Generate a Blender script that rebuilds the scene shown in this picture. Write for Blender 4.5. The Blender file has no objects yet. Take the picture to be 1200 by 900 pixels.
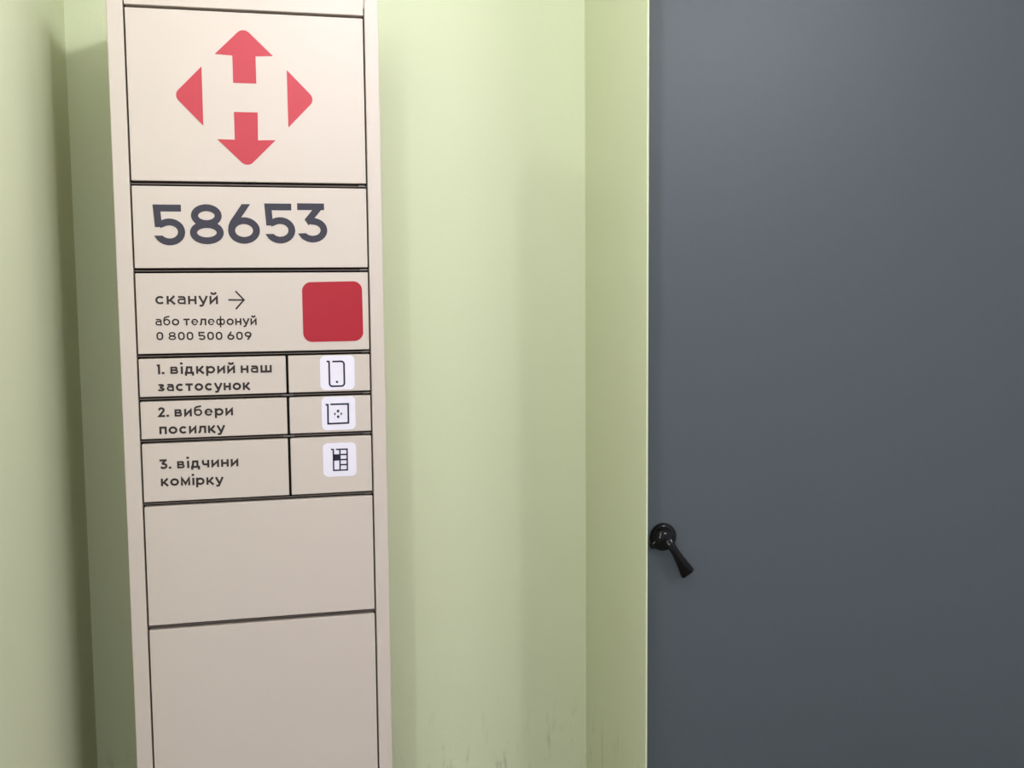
import bpy, bmesh, math
from mathutils import Vector, Matrix

C = bpy.context.scene.collection
S = bpy.context.scene
R = math.radians

# ------------------------------------------------------------------ camera
cam = bpy.data.cameras.new('camera')
cam.sensor_fit = 'HORIZONTAL'
cam.sensor_width = 36.0
cam.lens = 1250.0 / 1200.0 * 36.0
cam.clip_start = 0.02
cam_o = bpy.data.objects.new('camera', cam)
C.objects.link(cam_o)
YAW, PITCH, ROLL = R(13.1773), R(-5.1152), R(-0.4835)
cy, sy, cp, sp = math.cos(YAW), math.sin(YAW), math.cos(PITCH), math.sin(PITCH)
fw = Vector((sy * cp, cy * cp, sp))
r0 = Vector((cy, -sy, 0))
u0 = r0.cross(fw)
rr = math.cos(ROLL) * r0 + math.sin(ROLL) * u0
uu = -math.sin(ROLL) * r0 + math.cos(ROLL) * u0
M = Matrix((( rr.x, uu.x, -fw.x, 0.2099),
            ( rr.y, uu.y, -fw.y, -1.9445),
            ( rr.z, uu.z, -fw.z, 1.5),
            (0, 0, 0, 1)))
cam_o.matrix_world = M
S.camera = cam_o

# ------------------------------------------------------------------ world, lights, exposure
w = bpy.data.worlds.new('world')
S.world = w
w.use_nodes = True
w.node_tree.nodes['Background'].inputs[0].default_value = (0.9, 0.95, 1, 1)
w.node_tree.nodes['Background'].inputs[1].default_value = 0.0

def lamp(name, loc, power, radius, col):
    l = bpy.data.lights.new(name, 'POINT')
    l.energy = power
    l.shadow_soft_size = radius
    l.color = col
    o = bpy.data.objects.new(name, l)
    o.location = loc
    C.objects.link(o)
    return o

def area(name, loc, aim, sx, sz, power, col):
    l = bpy.data.lights.new(name, 'AREA')
    l.shape = 'RECTANGLE'
    l.size, l.size_y = sx, sz
    l.energy = power
    l.color = col
    o = bpy.data.objects.new(name, l)
    o.location = loc
    o.rotation_euler = (Vector(aim) - Vector(loc)).to_track_quat('-Z', 'Y').to_euler()
    C.objects.link(o)
    return o

lamp('pendant_bulb', (0.45, -0.75, 2.19), 14.8, 0.04, (1.0, 0.99, 1.05))
area('ceiling_fill', (2.1, -2.0, 2.70), (0.6, -0.6, 0.6), 1.1, 0.7, 41, (1.0, 0.985, 1.04))  # added soft fill, brightens the side walls
area('front_fill', (0.0, -2.6, 2.60), (0, 0.37, 1.2), 0.6, 0.4, 11, (1.0, 1.0, 0.96))  # added frontal fill, lifts the shadow beside the locker
lamp('partition_fill', (-1.2, -2.0, 2.2), 4, 0.1, (1.0, 0.99, 1.0))  # added fill for the partition face, no real fitting
lamp('hallway_bulb', (-0.90, -5.0, 1.72), 78, 0.012, (0.94, 0.96, 1.08))

S.view_settings.view_transform = 'Standard'
S.view_settings.look = 'None'
S.view_settings.gamma = 1.0
S.view_settings.use_curve_mapping = False
S.view_settings.exposure = 0.0

# ------------------------------------------------------------------ materials
def srgb(r, g, b):
    f = lambda c: (c / 12.92 if c <= 0.04045 else ((c + 0.055) / 1.055) ** 2.4)
    return (f(r / 255), f(g / 255), f(b / 255), 1)

def mat(name, col, rough=0.5, spec=0.5, metal=0.0, var=0.0, vscale=3.0, bump=0.0, bscale=200.0, bdist=0.001):
    m = bpy.data.materials.new(name)
    m.use_nodes = True
    nt = m.node_tree
    b = nt.nodes['Principled BSDF']
    b.inputs['Base Color'].default_value = col
    b.inputs['Roughness'].default_value = rough
    b.inputs['Specular IOR Level'].default_value = spec
    b.inputs['Metallic'].default_value = metal
    tc = nt.nodes.new('ShaderNodeTexCoord')
    if var:
        n = nt.nodes.new('ShaderNodeTexNoise')
        n.inputs['Scale'].default_value = vscale
        n.inputs['Detail'].default_value = 4
        nt.links.new(tc.outputs['Object'], n.inputs['Vector'])
        mx = nt.nodes.new('ShaderNodeMix')
        mx.data_type = 'RGBA'
        mx.inputs[6].default_value = tuple(c * (1 - var) for c in col[:3]) + (1,)
        mx.inputs[7].default_value = tuple(min(1, c * (1 + var)) for c in col[:3]) + (1,)
        nt.links.new(n.outputs['Fac'], mx.inputs[0])
        nt.links.new(mx.outputs[2], b.inputs['Base Color'])
    if bump:
        n2 = nt.nodes.new('ShaderNodeTexNoise')
        n2.inputs['Scale'].default_value = bscale
        n2.inputs['Detail'].default_value = 3
        nt.links.new(tc.outputs['Object'], n2.inputs['Vector'])
        bp = nt.nodes.new('ShaderNodeBump')
        bp.inputs['Strength'].default_value = bump
        bp.inputs['Distance'].default_value = bdist
        nt.links.new(n2.outputs['Fac'], bp.inputs['Height'])
        nt.links.new(bp.outputs['Normal'], b.inputs['Normal'])
    return m

def wall_paint():
    """green emulsion paint with scuffs and grime streaks low down"""
    col = srgb(220, 227, 192)
    m = mat('green_wall_paint', col, rough=0.55, spec=0.35, var=0.02, vscale=2.5, bump=0.12, bscale=140, bdist=0.002)
    nt = m.node_tree
    b = nt.nodes['Principled BSDF']
    src = b.inputs['Base Color'].links[0].from_socket
    tc = [n for n in nt.nodes if n.type == 'TEX_COORD'][0]
    mp = nt.nodes.new('ShaderNodeMapping')
    mp.inputs['Scale'].default_value = (38, 38, 9)
    nt.links.new(tc.outputs['Object'], mp.inputs['Vector'])
    n = nt.nodes.new('ShaderNodeTexNoise')
    n.inputs['Scale'].default_value = 1.0
    n.inputs['Detail'].default_value = 5
    n.inputs['Roughness'].default_value = 0.65
    nt.links.new(mp.outputs['Vector'], n.inputs['Vector'])
    th = nt.nodes.new('ShaderNodeMapRange')
    th.inputs[1].default_value = 0.56
    th.inputs[2].default_value = 0.74
    nt.links.new(n.outputs['Fac'], th.inputs[0])
    sx = nt.nodes.new('ShaderNodeSeparateXYZ')
    nt.links.new(tc.outputs['Object'], sx.inputs[0])
    zr = nt.nodes.new('ShaderNodeMapRange')
    zr.inputs[1].default_value = 0.60
    zr.inputs[2].default_value = 0.40
    nt.links.new(sx.outputs['Z'], zr.inputs[0])
    mu = nt.nodes.new('ShaderNodeMath')
    mu.operation = 'MULTIPLY'
    nt.links.new(th.outputs[0], mu.inputs[0])
    nt.links.new(zr.outputs[0], mu.inputs[1])
    mu2 = nt.nodes.new('ShaderNodeMath')
    mu2.operation = 'MULTIPLY'
    mu2.inputs[1].default_value = 0.46
    nt.links.new(mu.outputs[0], mu2.inputs[0])
    mx = nt.nodes.new('ShaderNodeMix')
    mx.data_type = 'RGBA'
    mx.inputs[7].default_value = srgb(96, 100, 66)
    nt.links.new(mu2.outputs[0], mx.inputs[0])
    nt.links.new(src, mx.inputs[6])
    nt.links.new(mx.outputs[2], b.inputs['Base Color'])
    return m

GREEN = wall_paint()
OFFW = mat('off_white_plaster', srgb(226, 226, 230), 0.7, 0.3, var=0.02, vscale=3, bump=0.1, bscale=140)
CEIL = mat('white_ceiling_paint', srgb(232, 230, 222), 0.8, 0.2, bump=0.1)
FLOOR = mat('beige_floor_tile', srgb(126, 118, 104), 0.5, 0.4, var=0.06, vscale=6)
DOORM = mat('grey_door_paint', srgb(83, 91, 95), 0.42, 0.5, var=0.03, vscale=60, bump=0.25, bscale=420, bdist=0.0006)
FRAMEM = mat('grey_door_frame', srgb(78, 84, 88), 0.5, 0.4, bump=0.1, bscale=300)
CREAM = mat('cream_powder_coat', srgb(211, 199, 187), 0.5, 0.4, var=0.012, vscale=8, bump=0.08, bscale=600, bdist=0.0004)
DARKIN = mat('gap_shade_black', srgb(8, 7, 7), 0.8, 0.2, bump=0.1)  # black colour standing in for shade in the gaps between doors
RED = mat('red_vinyl', srgb(190, 52, 64), 0.45, 0.4, var=0.01)
DEEPRED = mat('deep_red_vinyl', srgb(172, 22, 40), 0.45, 0.4, var=0.01)
INK = mat('charcoal_vinyl', srgb(58, 56, 66), 0.5, 0.3, var=0.01)
BLACKINK = mat('dark_brown_print', srgb(52, 44, 40), 0.5, 0.3, var=0.01)
NAVY = mat('navy_print', srgb(34, 34, 56), 0.5, 0.3, var=0.01)
WHITEV = mat('white_vinyl', srgb(240, 236, 246), 0.45, 0.4, var=0.01)
BLACKM = mat('black_nickel_metal', srgb(9, 9, 10), 0.13, 0.35, metal=0.0, var=0.05, vscale=30)
SHELFM = mat('dark_grey_shelf', srgb(112, 102, 96), 0.6, 0.3, var=0.03)
STEEL = mat('dull_steel', srgb(120, 116, 112), 0.4, 0.5, metal=0.8, var=0.05, vscale=30)

# ------------------------------------------------------------------ mesh helpers
def link(name, bm, m, parent=None, smooth=False):
    me = bpy.data.meshes.new(name)
    bmesh.ops.recalc_face_normals(bm, faces=bm.faces[:])
    bm.to_mesh(me)
    bm.free()
    me.materials.append(m)
    if smooth:
        for p in me.polygons:
            p.use_smooth = True
    o = bpy.data.objects.new(name, me)
    C.objects.link(o)
    if parent:
        o.parent = parent
        o.matrix_parent_inverse = Matrix.Identity(4)
    return o

def box(bm, x0, x1, y0, y1, z0, z1, bev=0.0, seg=2):
    vs = [bm.verts.new((x, y, z)) for z in (z0, z1) for y in (y0, y1) for x in (x0, x1)]
    fs = [(0, 1, 3, 2), (4, 6, 7, 5), (0, 4, 5, 1), (2, 3, 7, 6), (0, 2, 6, 4), (1, 5, 7, 3)]
    faces = [bm.faces.new([vs[i] for i in f]) for f in fs]
    if bev:
        es = list({e for f in faces for e in f.edges})
        bmesh.ops.bevel(bm, geom=es, offset=bev, segments=seg, affect='EDGES', profile=0.5)

def solid(name, x0, x1, y0, y1, z0, z1, m, kind=None, bev=0.0, parent=None):
    bm = bmesh.new()
    box(bm, x0, x1, y0, y1, z0, z1, bev)
    o = link(name, bm, m, parent)
    if kind:
        o['kind'] = kind
    return o

# flat lettering and marks: shapes drawn in the (x, z) plane of a panel, raised by a thin film of vinyl
FILM = 0.0004
def strip(bm, pts, width, y, closed=False, flat=()):
    """a mitred band of constant width along a polyline, as a thin solid"""
    P = []
    for p in pts:
        v = Vector((p[0], p[1]))
        if not P or (v - P[-1]).length > 1e-6:
            P.append(v)
    if closed and (P[0] - P[-1]).length < 1e-6:
        P.pop()
    n = len(P)
    L, Rr = [], []
    for i in range(n):
        a = P[i] - P[i - 1] if (i > 0 or closed) else None
        b = P[(i + 1) % n] - P[i] if (i < n - 1 or closed) else None
        if a is None: a = b
        if b is None: b = a
        a, b = a.normalized(), b.normalized()
        na, nb = Vector((-a.y, a.x)), Vector((-b.y, b.x))
        t = na + nb
        t = t.normalized() if t.length > 1e-6 else na
        k = min(1 / max(0.3, t.dot(na)), 2.4)
        L.append(P[i] + t * (k * width / 2))
        Rr.append(P[i] - t * (k * width / 2))
    for e, q in ((0, 1), (n - 1, n - 2)):                          # an end cut level instead of square to the stroke
        if ('start' if e == 0 else 'end') in flat:
            t = (P[e] - P[q]).normalized()
            for side in (L, Rr):
                side[e] = side[e] + t * ((P[e].y - side[e].y) / t.y)
    mk = lambda v, yy: bm.verts.new((v.x, yy, v.y))
    film = FILM + 4e-5 * (len(bm.verts) % 7)                       # crossing strokes never share one plane
    lf = [mk(v, y - film) for v in L]; rf = [mk(v, y - film) for v in Rr]
    lb = [mk(v, y) for v in L]; rb = [mk(v, y) for v in Rr]
    rng = range(n if closed else n - 1)
    for i in rng:
        j = (i + 1) % n
        bm.faces.new((lf[i], lf[j], rf[j], rf[i]))
        bm.faces.new((lf[i], lb[i], lb[j], lf[j]))
        bm.faces.new((rf[i], rf[j], rb[j], rb[i]))
    if not closed:
        bm.faces.new((lf[0], rf[0], rb[0], lb[0]))
        bm.faces.new((lf[-1], lb[-1], rb[-1], rf[-1]))

def poly(bm, pts, y, film=FILM):
    f = bm.faces.new([bm.verts.new((p[0], y - film, p[1])) for p in pts])
    g = bmesh.ops.extrude_face_region(bm, geom=[f])
    for v in [e for e in g['geom'] if isinstance(e, bmesh.types.BMVert)]:
        v.co.y = y

def arc(cx, cz, rx, rz, a0, a1, n=18):
    return [(cx + rx * math.cos(R(a0 + (a1 - a0) * i / n)), cz + rz * math.sin(R(a0 + (a1 - a0) * i / n))) for i in range(n + 1)]

def fillet(pts, rad, n=8):
    """round the corners of a closed polygon; rad is one radius per corner"""
    out = []
    m = len(pts)
    for i in range(m):
        r = rad[i] if isinstance(rad, (list, tuple)) else rad
        p = Vector(pts[i]); a = Vector(pts[i - 1]) - p; b = Vector(pts[(i + 1) % m]) - p
        if r <= 0:
            out.append(tuple(p)); continue
        a.normalize(); b.normalize()
        half = math.acos(max(-1, min(1, a.dot(b)))) / 2
        d = r / math.tan(half)
        p0, p1 = p + a * d, p + b * d
        c = p + (a + b).normalized() * (r / math.sin(half))
        v0, v1 = p0 - c, p1 - c
        for k in range(n + 1):
            t = k / n
            v = (v0 * (1 - t) + v1 * t)
            out.append(tuple(c + v.normalized() * r))
    return out

# ------------------------------------------------------------------ a wide geometric letter set, drawn as strokes
def digits(ch, s):
    """height 1; returns strokes and width"""
    h = s / 2
    if ch == '5':
        return [[(.70, 1 - h), (h + .005, 1 - h), (.040 + h, .44)],
                [(.14, .495)] + arc(.395, .32, .39 - h, .335 - h, 125, -158)], .785
    if ch == '8':
        return [arc(.43, .715, .385 - h, .285 - h, 0, 360, 36), arc(.43, .29, .425 - h, .29 - h, 0, 360, 36)], .855
    if ch == '6':
        return [arc(.395, .335, .395 - h, .335 - h, 0, 360, 36),
                [(h, .335), (h + .01, .43), (h + .05, .53), (.46, 1.0)]], .79
    if ch == '9':
        p, wd = digits('6', s)
        return [[(wd - x, 1 - z) for x, z in q] for q in p], wd
    if ch == '3':
        return [[(0, 1 - h), (.66, 1 - h)], [(.552, .925), (.235, .53)], [(.22, .515), (.30, .565)] + arc(.365, .315, .365 - h, .315 - h, 92, -158)], .73
    if ch == '0':
        return [fillet([(h, h), (.74 - h, h), (.74 - h, 1 - h), (h, 1 - h)], .74 / 2 - h - .001, 10)], .74
    if ch == '1':
        return [[(.0, 1 - h), (.30 - h, 1 - h), (.30 - h, 0)]], .32
    if ch == '2':
        return [[(h * .7, .74)] + arc(.33, .70, .33 - h, .30 - h, 165, -25) + [(h * 1.3, h), (.68, h)]], .68

def letters(ch, s):
    """x-height 1"""
    h = s / 2
    t = 1 - h
    ring = lambda w_: arc(w_ / 2, .5, w_ / 2 - h, .5 - h, 0, 360, 32)
    i_ = [[(h, 1), (h, h * 1.2), (.96 - h, 1 - h * 1.2), (.96 - h, 0)]]
    u_ = [[(.06, 1), (.52, .10)], [(.94, 1), (.50, .02), (.42, -.14), (.32, -.30 + h), (.08, -.30 + h)]]
    if ch == 'о': return [ring(1.12)], 1.12
    if ch == 'с': return [arc(.54, .5, .54 - h, .5 - h, 42, 318, 28)], 1.02
    if ch == 'е': return [[(h, .5), (1.04 - h * .6, .5)] + arc(.53, .5, .53 - h, .5 - h, 0, 322, 28)], 1.06
    if ch == 'к': return [[(h, 0), (h, 1)], [(h, .45), (.42, .45)], [(.86, 1), (.34, .42)], [(.36, .52), (.92, 0)]], .95
    if ch == 'а': return [[(.10, 1 - h), (.62, 1 - h)] + arc(.62, .66, .34 - h, .34 - h, 90, 0, 8) + [(.96 - h, 0)],
                          [(.96 - h, .60), (.38, .60)] + arc(.34, .30 + h * .5, .34 - h, .30 - h * .5, 90, 270, 12) + [(.96 - h, h)]], .96
    if ch == 'н': return [[(h, 0), (h, 1)], [(.96 - h, 0), (.96 - h, 1)], [(h, .5), (.96 - h, .5)]], .96
    if ch == 'у': return u_, .98
    if ch == 'и': return i_, .96
    if ch == 'й': return i_ + [[(.20, 1.42), (.30, 1.27), (.48, 1.22), (.66, 1.27), (.76, 1.42)]], .96
    if ch == 'п': return [[(h, 0), (h, t), (.94 - h, t), (.94 - h, 0)]], .94
    if ch == 'т': return [[(0, t), (.96, t)], [(.48, t), (.48, 0)]], .96
    if ch == 'л': return [[(0, h), (.14, h), (.24, .25), (.30, t), (1.02 - h, t), (1.02 - h, 0)]], 1.02
    if ch == 'ш': return [[(h, 1), (h, h), (1.40 - h, h), (1.40 - h, 1)], [(.70, 1), (.70, h)]], 1.40
    if ch == 'ч': return [[(h, 1), (h, .62), (.20, .46), (.36, .42), (.92 - h, .42)], [(.92 - h, 1), (.92 - h, 0)]], .92
    if ch == 'м': return [[(h, 0), (h, .98), (.60, .22), (1.20 - h, .98), (1.20 - h, 0)]], 1.20
    if ch == 'і': return [[(h + .04, 0), (h + .04, 1)], [(-.02, 1.38), (.30, 1.38)]], .28
    if ch == 'р': return [[(h, -.32), (h, 1)], arc(.56, .5, .54 - h, .5 - h, 0, 360, 30)], 1.10
    if ch == 'б': return [ring(1.08), [(h, .5), (h + .01, .80), (.18, 1.08), (.36, 1.22), (.60, 1.27), (.95, 1.34)]], 1.08
    if ch == 'ф': return [arc(.40, .5, .40 - h, .5 - h, 0, 360, 28), arc(1.0, .5, .40 - h, .5 - h, 0, 360, 28), [(.70, -.32), (.70, 1.36)]], 1.40
    if ch == 'в': return [[(.55, t), (h, t), (h, h), (.62, h)] + arc(.66, .28 + h * .3, .30 - h, .28 - h * .7, -90, 90, 10) + [(h, .53)],
                          [(.55, t)] + arc(.60, .75, .30 - h, .25 - h * .9, 90, -90, 10)], .96
    if ch == 'з': return [[(.10, 1 - h * 1.25)] + arc(.45, .76, .40 - h, .24 - h * .95, 112, -90, 12) + [(.30, .52)],
                          [(.30, .52)] + arc(.44, .26 + h * .1, .46 - h, .27 - h * .9, 90, -118, 14) + [(.04, h * 1.3)]], .92
    if ch == 'д': return [[(.10, h), (.22, .30), (.28, t), (.92 - h, t), (.92 - h, h)], [(0, h), (1.10, h)], [(h, h), (h, -.24)], [(1.10 - h, h), (1.10 - h, -.24)]], 1.10
    if ch == '.': return [[(.0, h * 1.15), (s * 1.15, h * 1.15)]], s * 1.2

def write_line(bm, text, x0, x1, z0, z1, xh, y, s=.21, cap=1.30):
    """set a line of text from (x0, z0) to (x1, z1) on a panel, x-height xh"""
    adv = 0
    items = []
    prev = ' '
    for ch in text:
        if ch == ' ':
            adv += .66; prev = ch; continue
        if ch.isdigit():
            p, wd = digits(ch, s / cap)
            p = [[(a * cap, b * cap) for a, b in q] for q in p]; wd *= cap
        else:
            p, wd = letters(ch, s)
        if prev != ' ':
            adv += .23 if ch != '.' else .14
        items.append((p, adv, .84 if ch in 'звеабф8' else 1)); adv += wd; prev = ch
    k = (x1 - x0) / adv
    for p, a, thin in items:
        for q in p:
            pts = [(x0 + (a + u) * k, z0 + (z1 - z0) * ((a + u) / adv) + v * xh) for u, v in q]
            cl = (Vector(pts[0]) - Vector(pts[-1])).length < 1e-5 or (len(q) > 40 and False)
            if len(q) == 44:                                   # the rounded oblong zero
                cl = True
            strip(bm, pts, s * xh * thin, y, closed=cl)

# ------------------------------------------------------------------ the room
XL, XJ, YB = -0.1532, 0.9237, 0.37        # left wall, partition face, back wall
YE = -0.024                               # free edge of the partition
YD = 0.08                                 # face of the grey door
XR, YF, ZC = 2.35, -5.6, 2.75
XW, YL = -1.7, -0.55                      # the space widens to the left behind the viewer
solid('floor', XW - .2, XR + .2, YF - .2, YB + .2, -0.1, 0, FLOOR, 'structure')
solid('ceiling', XW - .2, XR + .2, YF - .2, YB + .2, ZC, ZC + .1, CEIL, 'structure')
solid('wall_back', XL - .1, XJ + .03, YB, YB + .12, 0, ZC, GREEN, 'structure')
solid('wall_left', XL - .12, XL, YL, YB, 0, ZC, GREEN, 'structure')
solid('wall_return', XW, XL - .12, YL, YL + .1, 0, ZC, OFFW, 'structure')
solid('wall_side', XW - .1, XW, YF, YL + .1, 0, ZC, OFFW, 'structure')
bm = bmesh.new()                                                   # plastered partition with a slightly rounded, splayed free end
plan = [(XJ, YB), (XJ, YE + .004), (XJ + .0006, YE + .0016), (XJ + .0022, YE + .0003), (XJ + .0038, YE + .0008), (XJ + .030, YE + .075), (XJ + .030, YB)]
f = bm.faces.new([bm.verts.new((a, b, 0)) for a, b in plan])
g = bmesh.ops.extrude_face_region(bm, geom=[f])
for v in [e for e in g['geom'] if isinstance(e, bmesh.types.BMVert)]: v.co.z = ZC
link('wall_partition', bm, GREEN)['kind'] = 'structure'
solid('wall_right', XR, XR + .1, YF, YB, 0, ZC, OFFW, 'structure')
solid('wall_front', XW - .1, XR + .1, YF - .1, YF, 0, ZC, OFFW, 'structure')
solid('wall_door', XJ + .026, XR, YD + .06, YD + .16, 0, ZC, OFFW, 'structure')

bm = bmesh.new()                                                   # unseen blocker added behind the viewer, shaped to shadow the back wall
f = bm.faces.new([bm.verts.new((a, -2.0, b)) for a, b in ((.032, 0), (.162, 0), (.162, 1.712), (.119, 1.727), (.052, 1.757), (.032, 1.729))])
g = bmesh.ops.extrude_face_region(bm, geom=[f])
for v in [e for e in g['geom'] if isinstance(e, bmesh.types.BMVert)]: v.co.y = -2.05
link('shadow_blocker_1', bm, DOORM)['kind'] = 'structure'

# ------------------------------------------------------------------ grey door with a drooping lever handle
door = solid('door_1', XJ + .032, 2.05, YD, YD + .05, 0.01, 2.30, DOORM, 'structure', bev=0.002)
HX, HZ = 0.9985, 0.9908
bm = bmesh.new()                                                  # round rosette, stepped and domed
prof = [(0.0, -.0), (.0285, -.0), (.0285, -.0045), (.0268, -.0075), (.0240, -.0085), (.0216, -.0100), (.0211, -.0150), (.0196, -.0200), (.0160, -.0245), (.0092, -.0272), (.0, -.0280)]
N = 48
rings = []
for rad, yy in prof:
    if rad == 0:
        rings.append([bm.verts.new((0, yy, 0))])
    else:
        dx = -.0050 if yy < -.008 else 0                             # the dome sits a little off centre
        rings.append([bm.verts.new((dx + rad * math.cos(2 * math.pi * i / N), yy, rad * math.sin(2 * math.pi * i / N))) for i in range(N)])
for a, b in zip(rings, rings[1:]):
    for i in range(N):
        j = (i + 1) % N
        if len(a) == 1: bm.faces.new((a[0], b[i], b[j]))
        elif len(b) == 1: bm.faces.new((a[i], b[0], a[j]))
        else: bm.faces.new((a[i], b[i], b[j], a[j]))
ros = link('handle_rosette', bm, BLACKM, door, True)
ros.location = (HX, YD, HZ)
ros['label'] = 'round black domed handle rosette'

def sweep(bm, path, sect):
    """loft elliptical sections along a path; sect gives (half width across, half thickness) per point"""
    n = 20
    P = [Vector(p) for p in path]
    prev = None
    for i, p in enumerate(P):
        t = (P[min(i + 1, len(P) - 1)] - P[max(i - 1, 0)]).normalized()
        depth = Vector((0, 1, 0)) - t * t.y
        if depth.length < 1e-3: depth = Vector((0, 0, 1))
        depth.normalize()
        side = t.cross(depth).normalized()
        a, b = sect[i]
        ring = []
        for k in range(n):
            c_, s_ = math.cos(2 * math.pi * k / n), math.sin(2 * math.pi * k / n)
            c_ = math.copysign(abs(c_) ** .7, c_); s_ = math.copysign(abs(s_) ** .7, s_)
            ring.append(bm.verts.new(p + side * (a * c_) + depth * (b * s_)))
        if prev:
            for k in range(n):
                bm.faces.new((prev[k], prev[(k + 1) % n], ring[(k + 1) % n], ring[k]))
        else:
            bm.faces.new(ring)
        prev = ring
    bm.faces.new(prev)

bm = bmesh.new()                                                  # neck and flared lever blade, hanging down to the right
ax, az = 0.0400, -0.0785
path = [(-.001, -.016, .001), (.004, -.022, -.006), (.010, -.026, -.016), (.017, -.028, -.028), (.0255, -.029, -.042), (.034, -.029, -.056), (.0415, -.028, -.0685), (.0445, -.027, -.0735), (.0458, -.0265, -.0755)]
sect = [(.0110, .0080), (.0100, .0080), (.0086, .0072), (.0084, .0064), (.0102, .0060), (.0126, .0056), (.0150, .0050), (.0154, .0044), (.0125, .0028)]
sweep(bm, path, sect)
lev = link('handle_lever', bm, BLACKM, door, True)
lev.location = (HX, YD, HZ)
lev['label'] = 'black lever blade drooping down to the right'
bm = bmesh.new()                                                  # short tail behind the neck
sweep(bm, [(-.010, -.016, -.006), (-.020, -.017, -.010), (-.028, -.016, -.014), (-.032, -.014, -.016)], [(.0085, .004), (.0085, .004), (.0075, .004), (.004, .002)])
tail = link('handle_tail', bm, BLACKM, door, True)
tail.location = (HX, YD, HZ)

# ------------------------------------------------------------------ the parcel locker
W = 0.40
XO0, XO1 = -0.0293, 0.4272
ZT = 2.018
DEP = 0.345
loc = bpy.data.objects.new('parcel_locker', None)
loc.location = (W / 2, DEP / 2, 0)
C.objects.link(loc)
loc['label'] = 'tall cream parcel locker with red arrow emblem standing against green wall'
loc['category'] = 'parcel locker'

def lpart(name, bm, m, parent=None, label=None):
    """meshes are drawn in room coordinates and hung under the locker"""
    base = Vector(loc.location)
    if parent is None:
        for v in bm.verts: v.co -= base
        o = link(name, bm, m, loc)
    else:
        off = base + Vector(parent.location)
        for v in bm.verts: v.co -= off
        o = link(name, bm, m, parent)
    if label: o['label'] = label
    return o

G = 0.0024                                                         # half of a vertical groove
bm = bmesh.new()                                                   # casing: sides, back, top, bottom, front lips
box(bm, XO0, -G, 0, DEP, 0, ZT, .0018)
box(bm, W + G, XO1, 0, DEP, 0, ZT, .0018)
box(bm, -G - .002, W + G + .002, .004, DEP - .001, ZT - .022, ZT - .001)
box(bm, -G - .002, W + G + .002, DEP - .02, DEP - .001, .01, ZT - .01)
box(bm, -G - .002, W + G + .002, .004, DEP - .02, 0.0, .07)
lpart('casing', bm, CREAM)
ZR = [1.9804, 1.685, 1.5358, 1.3877, 1.3127, 1.2386, 1.1271, 0.905, 0.47, 0.085]
GH = [.0026] + [.0044] * 9                                         # half height of each horizontal gap
bm = bmesh.new()
box(bm, -.0006, W + .0006, .0006, .03, ZR[0] + GH[0], ZT - .0005, .0012)
lpart('header_panel', bm, CREAM)
XC = 0.2523                                                        # upright between text doors and sticker doors
for i, z in enumerate(ZR[1:], 1):                                  # a shelf behind every gap; its edge shows as a thin strip
    bm = bmesh.new()
    box(bm, -G, W + G, .0075, DEP - .03, z - .0011, z + .0011)
    lpart('shelf', bm, SHELFM, None, 'dark grey shelf edge')
bm = bmesh.new()
box(bm, -G - .001, W + G + .001, .020, .030, .06, ZR[0] + .004)  # full sheet that paints the unlit cavity behind the doors black
lpart('gap_shade_sheet', bm, DARKIN, label='black sheet standing in for shade behind the doors')
for k in (3, 4, 5):
    bm = bmesh.new()
    box(bm, XC - .0012, XC + .0012, .0045, .05, ZR[k + 1] + .002, ZR[k] - .002)
    lpart('upright', bm, DARKIN)
for k in (4, 5):                                                   # pressed steel latch tongues where the upright meets the shelves
    bm = bmesh.new()
    box(bm, XC - .010, XC + .010, .0028, .012, ZR[k] - .0016, ZR[k] + .0016, .0005)
    lpart('latch_tongue', bm, STEEL)
for k in (1, 2, 3, 4, 5, 6):
    bm = bmesh.new()
    box(bm, W - .014, W - .002, .0028, .012, ZR[k] - .0016, ZR[k] + .0016, .0005)
    lpart('latch_tongue', bm, STEEL)

def cdoor(x0, x1, z0, z1, label=None):
    bm = bmesh.new()
    box(bm, x0 + .0005, x1 - .0005, 0, .018, z0, z1, .0012, 3)
    return lpart('compartment_door', bm, CREAM, None, label)
doors = []
for k in range(9):
    zt = ZR[k] - GH[k]
    zb = ZR[k + 1] + GH[k + 1]
    if k in (3, 4, 5):
        doors.append((cdoor(.0, XC - .0017, zb, zt), cdoor(XC + .0017, W, zb, zt)))
    else:
        doors.append((cdoor(.0, W, zb, zt),))

# emblem of four red arrows on the top door
bm = bmesh.new()
cx, cz = 0.1937, 1.8347
up = [(-.0490, .0713), (-.0195, .0700), (-.0195, .0238), (.0195, .0238), (.0195, .0700), (.0490, .0718), (.0, .1190)]
upf = fillet(up, [0, 0, 0, 0, 0, 0, .014], 12)
poly(bm, [(cx + a, cz + b) for a, b in upf], 0)
dn = [(-.0494, -.0728), (-.0196, -.0730), (-.0198, -.0256), (.0203, -.0254), (.0196, -.0730), (.0498, -.0722), (.0004, -.1212)]
poly(bm, [(cx + a, cz + b) for a, b in fillet(dn, [0, 0, 0, 0, 0, 0, .014], 12)], 0)
poly(bm, [(cx + a, cz + b) for a, b in fillet([(-.0713, .0497), (-.0716, -.0506), (-.1200, .0001)], [0, 0, .013], 12)], 0)
poly(bm, [(cx + a, cz + b) for a, b in fillet([(.0718, .0490), (.0720, -.0500), (.1200, -.0003)], [0, 0, .013], 12)], 0)
lpart('emblem', bm, RED, doors[0][0], 'emblem of four red arrows around a blank H')

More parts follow.
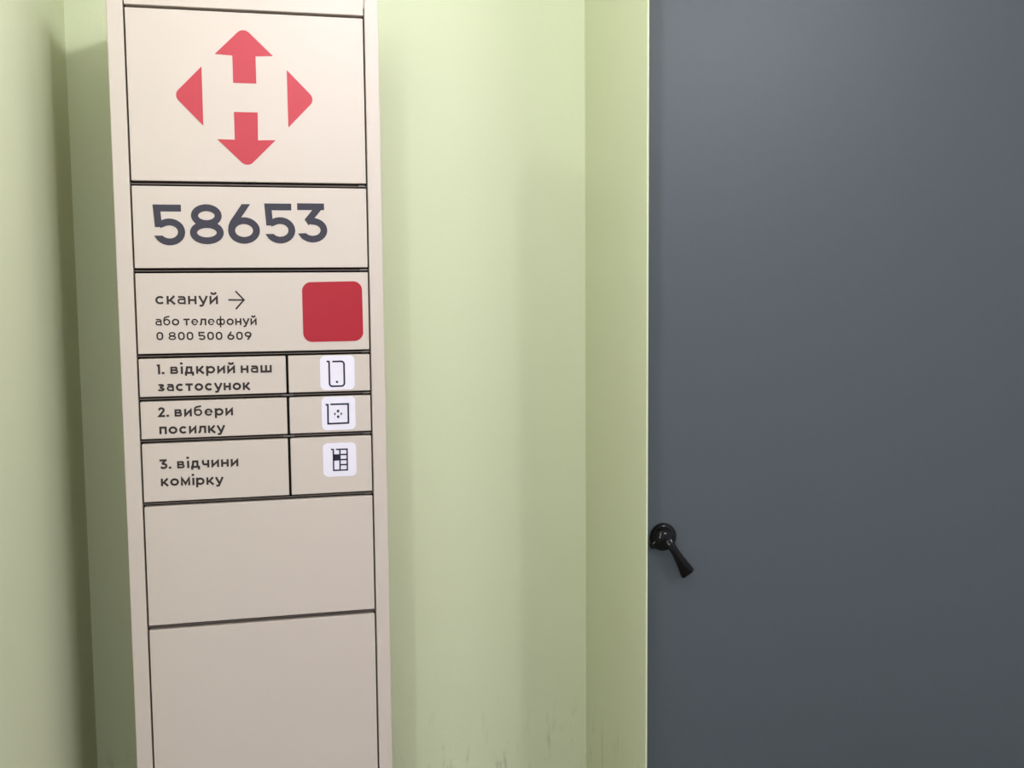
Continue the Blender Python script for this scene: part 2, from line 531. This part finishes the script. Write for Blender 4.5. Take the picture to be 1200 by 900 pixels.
# the number 58653
bm = bmesh.new()
for ch, x0, x1, z0 in (('5', .0338, .0857, 1.5803), ('8', .0936, .1502, 1.5814), ('6', .1578, .2120, 1.5822), ('5', .2208, .2728, 1.5838), ('3', .2773, .3293, 1.5846)):
    H, s = .0688, .172
    p, wd = digits(ch, s)
    kx = (x1 - x0) / wd
    for n_, q in enumerate(p):
        flat = ('start',) if (ch, n_) == ('3', 1) else ('end',) if (ch, n_) in (('5', 0), ('5', 1), ('3', 2), ('6', 1)) else ()
        pts = [(x0 + a * kx, z0 + b * H) for a, b in q]
        strip(bm, pts, s * H, 0, closed=(Vector(pts[0]) - Vector(pts[-1])).length < 1e-5, flat=flat)
lpart('lettering', bm, INK, doors[1][0], 'large charcoal number 58653')

# scan or call
bm = bmesh.new()
write_line(bm, 'скануй', .0321, .1369, 1.4779, 1.4770, .0145, 0, .245)
write_line(bm, 'або телефонуй', .0310, .2017, 1.4411, 1.4395, .0118, 0, .235)
write_line(bm, '0 800 500 609', .0317, .1925, 1.4157, 1.4135, .0113, 0, .24, 1.27)
strip(bm, [(.1544, 1.4842), (.1800, 1.4839)], .0028, 0)
strip(bm, [(.1672, 1.4995), (.1812, 1.4839), (.1668, 1.4680)], .0028, 0)
lpart('lettering', bm, BLACKINK, doors[2][0])
for k, l1, l2 in ((3, ('1. відкрий наш', .0304, .2257, 1.3563, 1.3545), ('застосунок', .0307, .1868, 1.3263, 1.3245)),
                  (4, ('2. вибери', .0293, .1564, 1.2812, 1.2802), ('посилку', .0307, .1411, 1.2511, 1.2497)),
                  (5, ('3. відчини', .0289, .1629, 1.1893, 1.1884), ('комірку', .0299, .1355, 1.1591, 1.1572))):
    bm = bmesh.new()
    write_line(bm, *l1, .0133, 0, .275)
    write_line(bm, *l2, .0133, 0, .275)
    lpart('lettering', bm, BLACKINK, doors[k][0])

# stickers
SF = .0005
bm = bmesh.new()
poly(bm, fillet([(.2820, 1.5142), (.3884, 1.5158), (.3890, 1.4078), (.2822, 1.4074)], .016, 10), 0, SF)
lpart('sticker', bm, DEEPRED, doors[2][0], 'plain deep red rounded square sticker')
stk = []
for k, (a, b, c_, d) in ((3, ((.3104, 1.3822), (.3723, 1.3822), (.3716, 1.3200), (.3101, 1.3200))),
                        (4, ((.3113, 1.3080), (.3719, 1.3080), (.3720, 1.2468), (.3114, 1.2468))),
                        (5, ((.3119, 1.2234), (.3717, 1.2233), (.3717, 1.1612), (.3119, 1.1616)))):
    bm = bmesh.new()
    poly(bm, fillet([a, b, c_, d], .009, 8), 0, SF)
    base = loc.location
    stk.append(lpart('sticker', bm, WHITEV, None, {3: 'white sticker with a phone outline', 4: 'white sticker with a parcel outline', 5: 'white sticker with a locker grid outline'}[k]))
LW = .0030
bm = bmesh.new()                                                   # phone
strip(bm, [(.3222, 1.3718), (.3260, 1.3718), (.3266, 1.3705)] + [(.3266, 1.3320)] + arc(.3316, 1.3318, .005, .005, 180, 270, 8) + arc(.3482, 1.3318, .005, .005, 270, 360, 8) + arc(.3482, 1.3665, .005, .005, 0, 90, 8) + [(.3325, 1.3715)], LW, -SF)
poly(bm, arc(.3399, 1.3344, .0021, .0021, 0, 345, 23), -SF)
lpart('icon', bm, NAVY, stk[0])
bm = bmesh.new()                                                   # parcel with a little four-arrow mark
strip(bm, [(.3186, 1.2936), (.3226, 1.2934), (.3223, 1.2588), (.3588, 1.2590), (.3590, 1.2938), (.3272, 1.2940)], LW, -SF)
mx_, mz_ = .3406, 1.2762
for dx, dz in ((0, 1), (0, -1), (1, 0), (-1, 0)):
    tip, wid = .0076, .0027
    pts = [(-wid, .0042), (-.0015, .0042), (-.0015, .0026), (.0015, .0026), (.0015, .0042), (wid, .0042), (.0012, tip), (-.0012, tip)] if dz else [(-wid, .0046), (wid, .0046), (.0010, tip - .0004), (-.0010, tip - .0004)]
    poly(bm, [(mx_ + (p[0] if dz else dx * p[1]), mz_ + (dz * p[1] if dz else p[0])) for p in pts], -SF)
lpart('icon', bm, NAVY, stk[1])
bm = bmesh.new()                                                   # locker grid with one filled cell
strip(bm, [(.3263, 1.2119), (.3305, 1.2113), (.3303, 1.1730), (.3551, 1.1728), (.3553, 1.2111), (.3352, 1.2113)], .0025, -SF)
strip(bm, [(.3422, 1.2111), (.3419, 1.1730)], .0025, -SF)
for z in (1.2015, 1.1922, 1.1828):
    strip(bm, [(.3421, z), (.3552, z)], .0025, -SF)
poly(bm, [(.3300, 1.2024), (.3300, 1.1908), (.3424, 1.1908), (.3424, 1.2024)], -SF)
lpart('icon', bm, NAVY, stk[2])
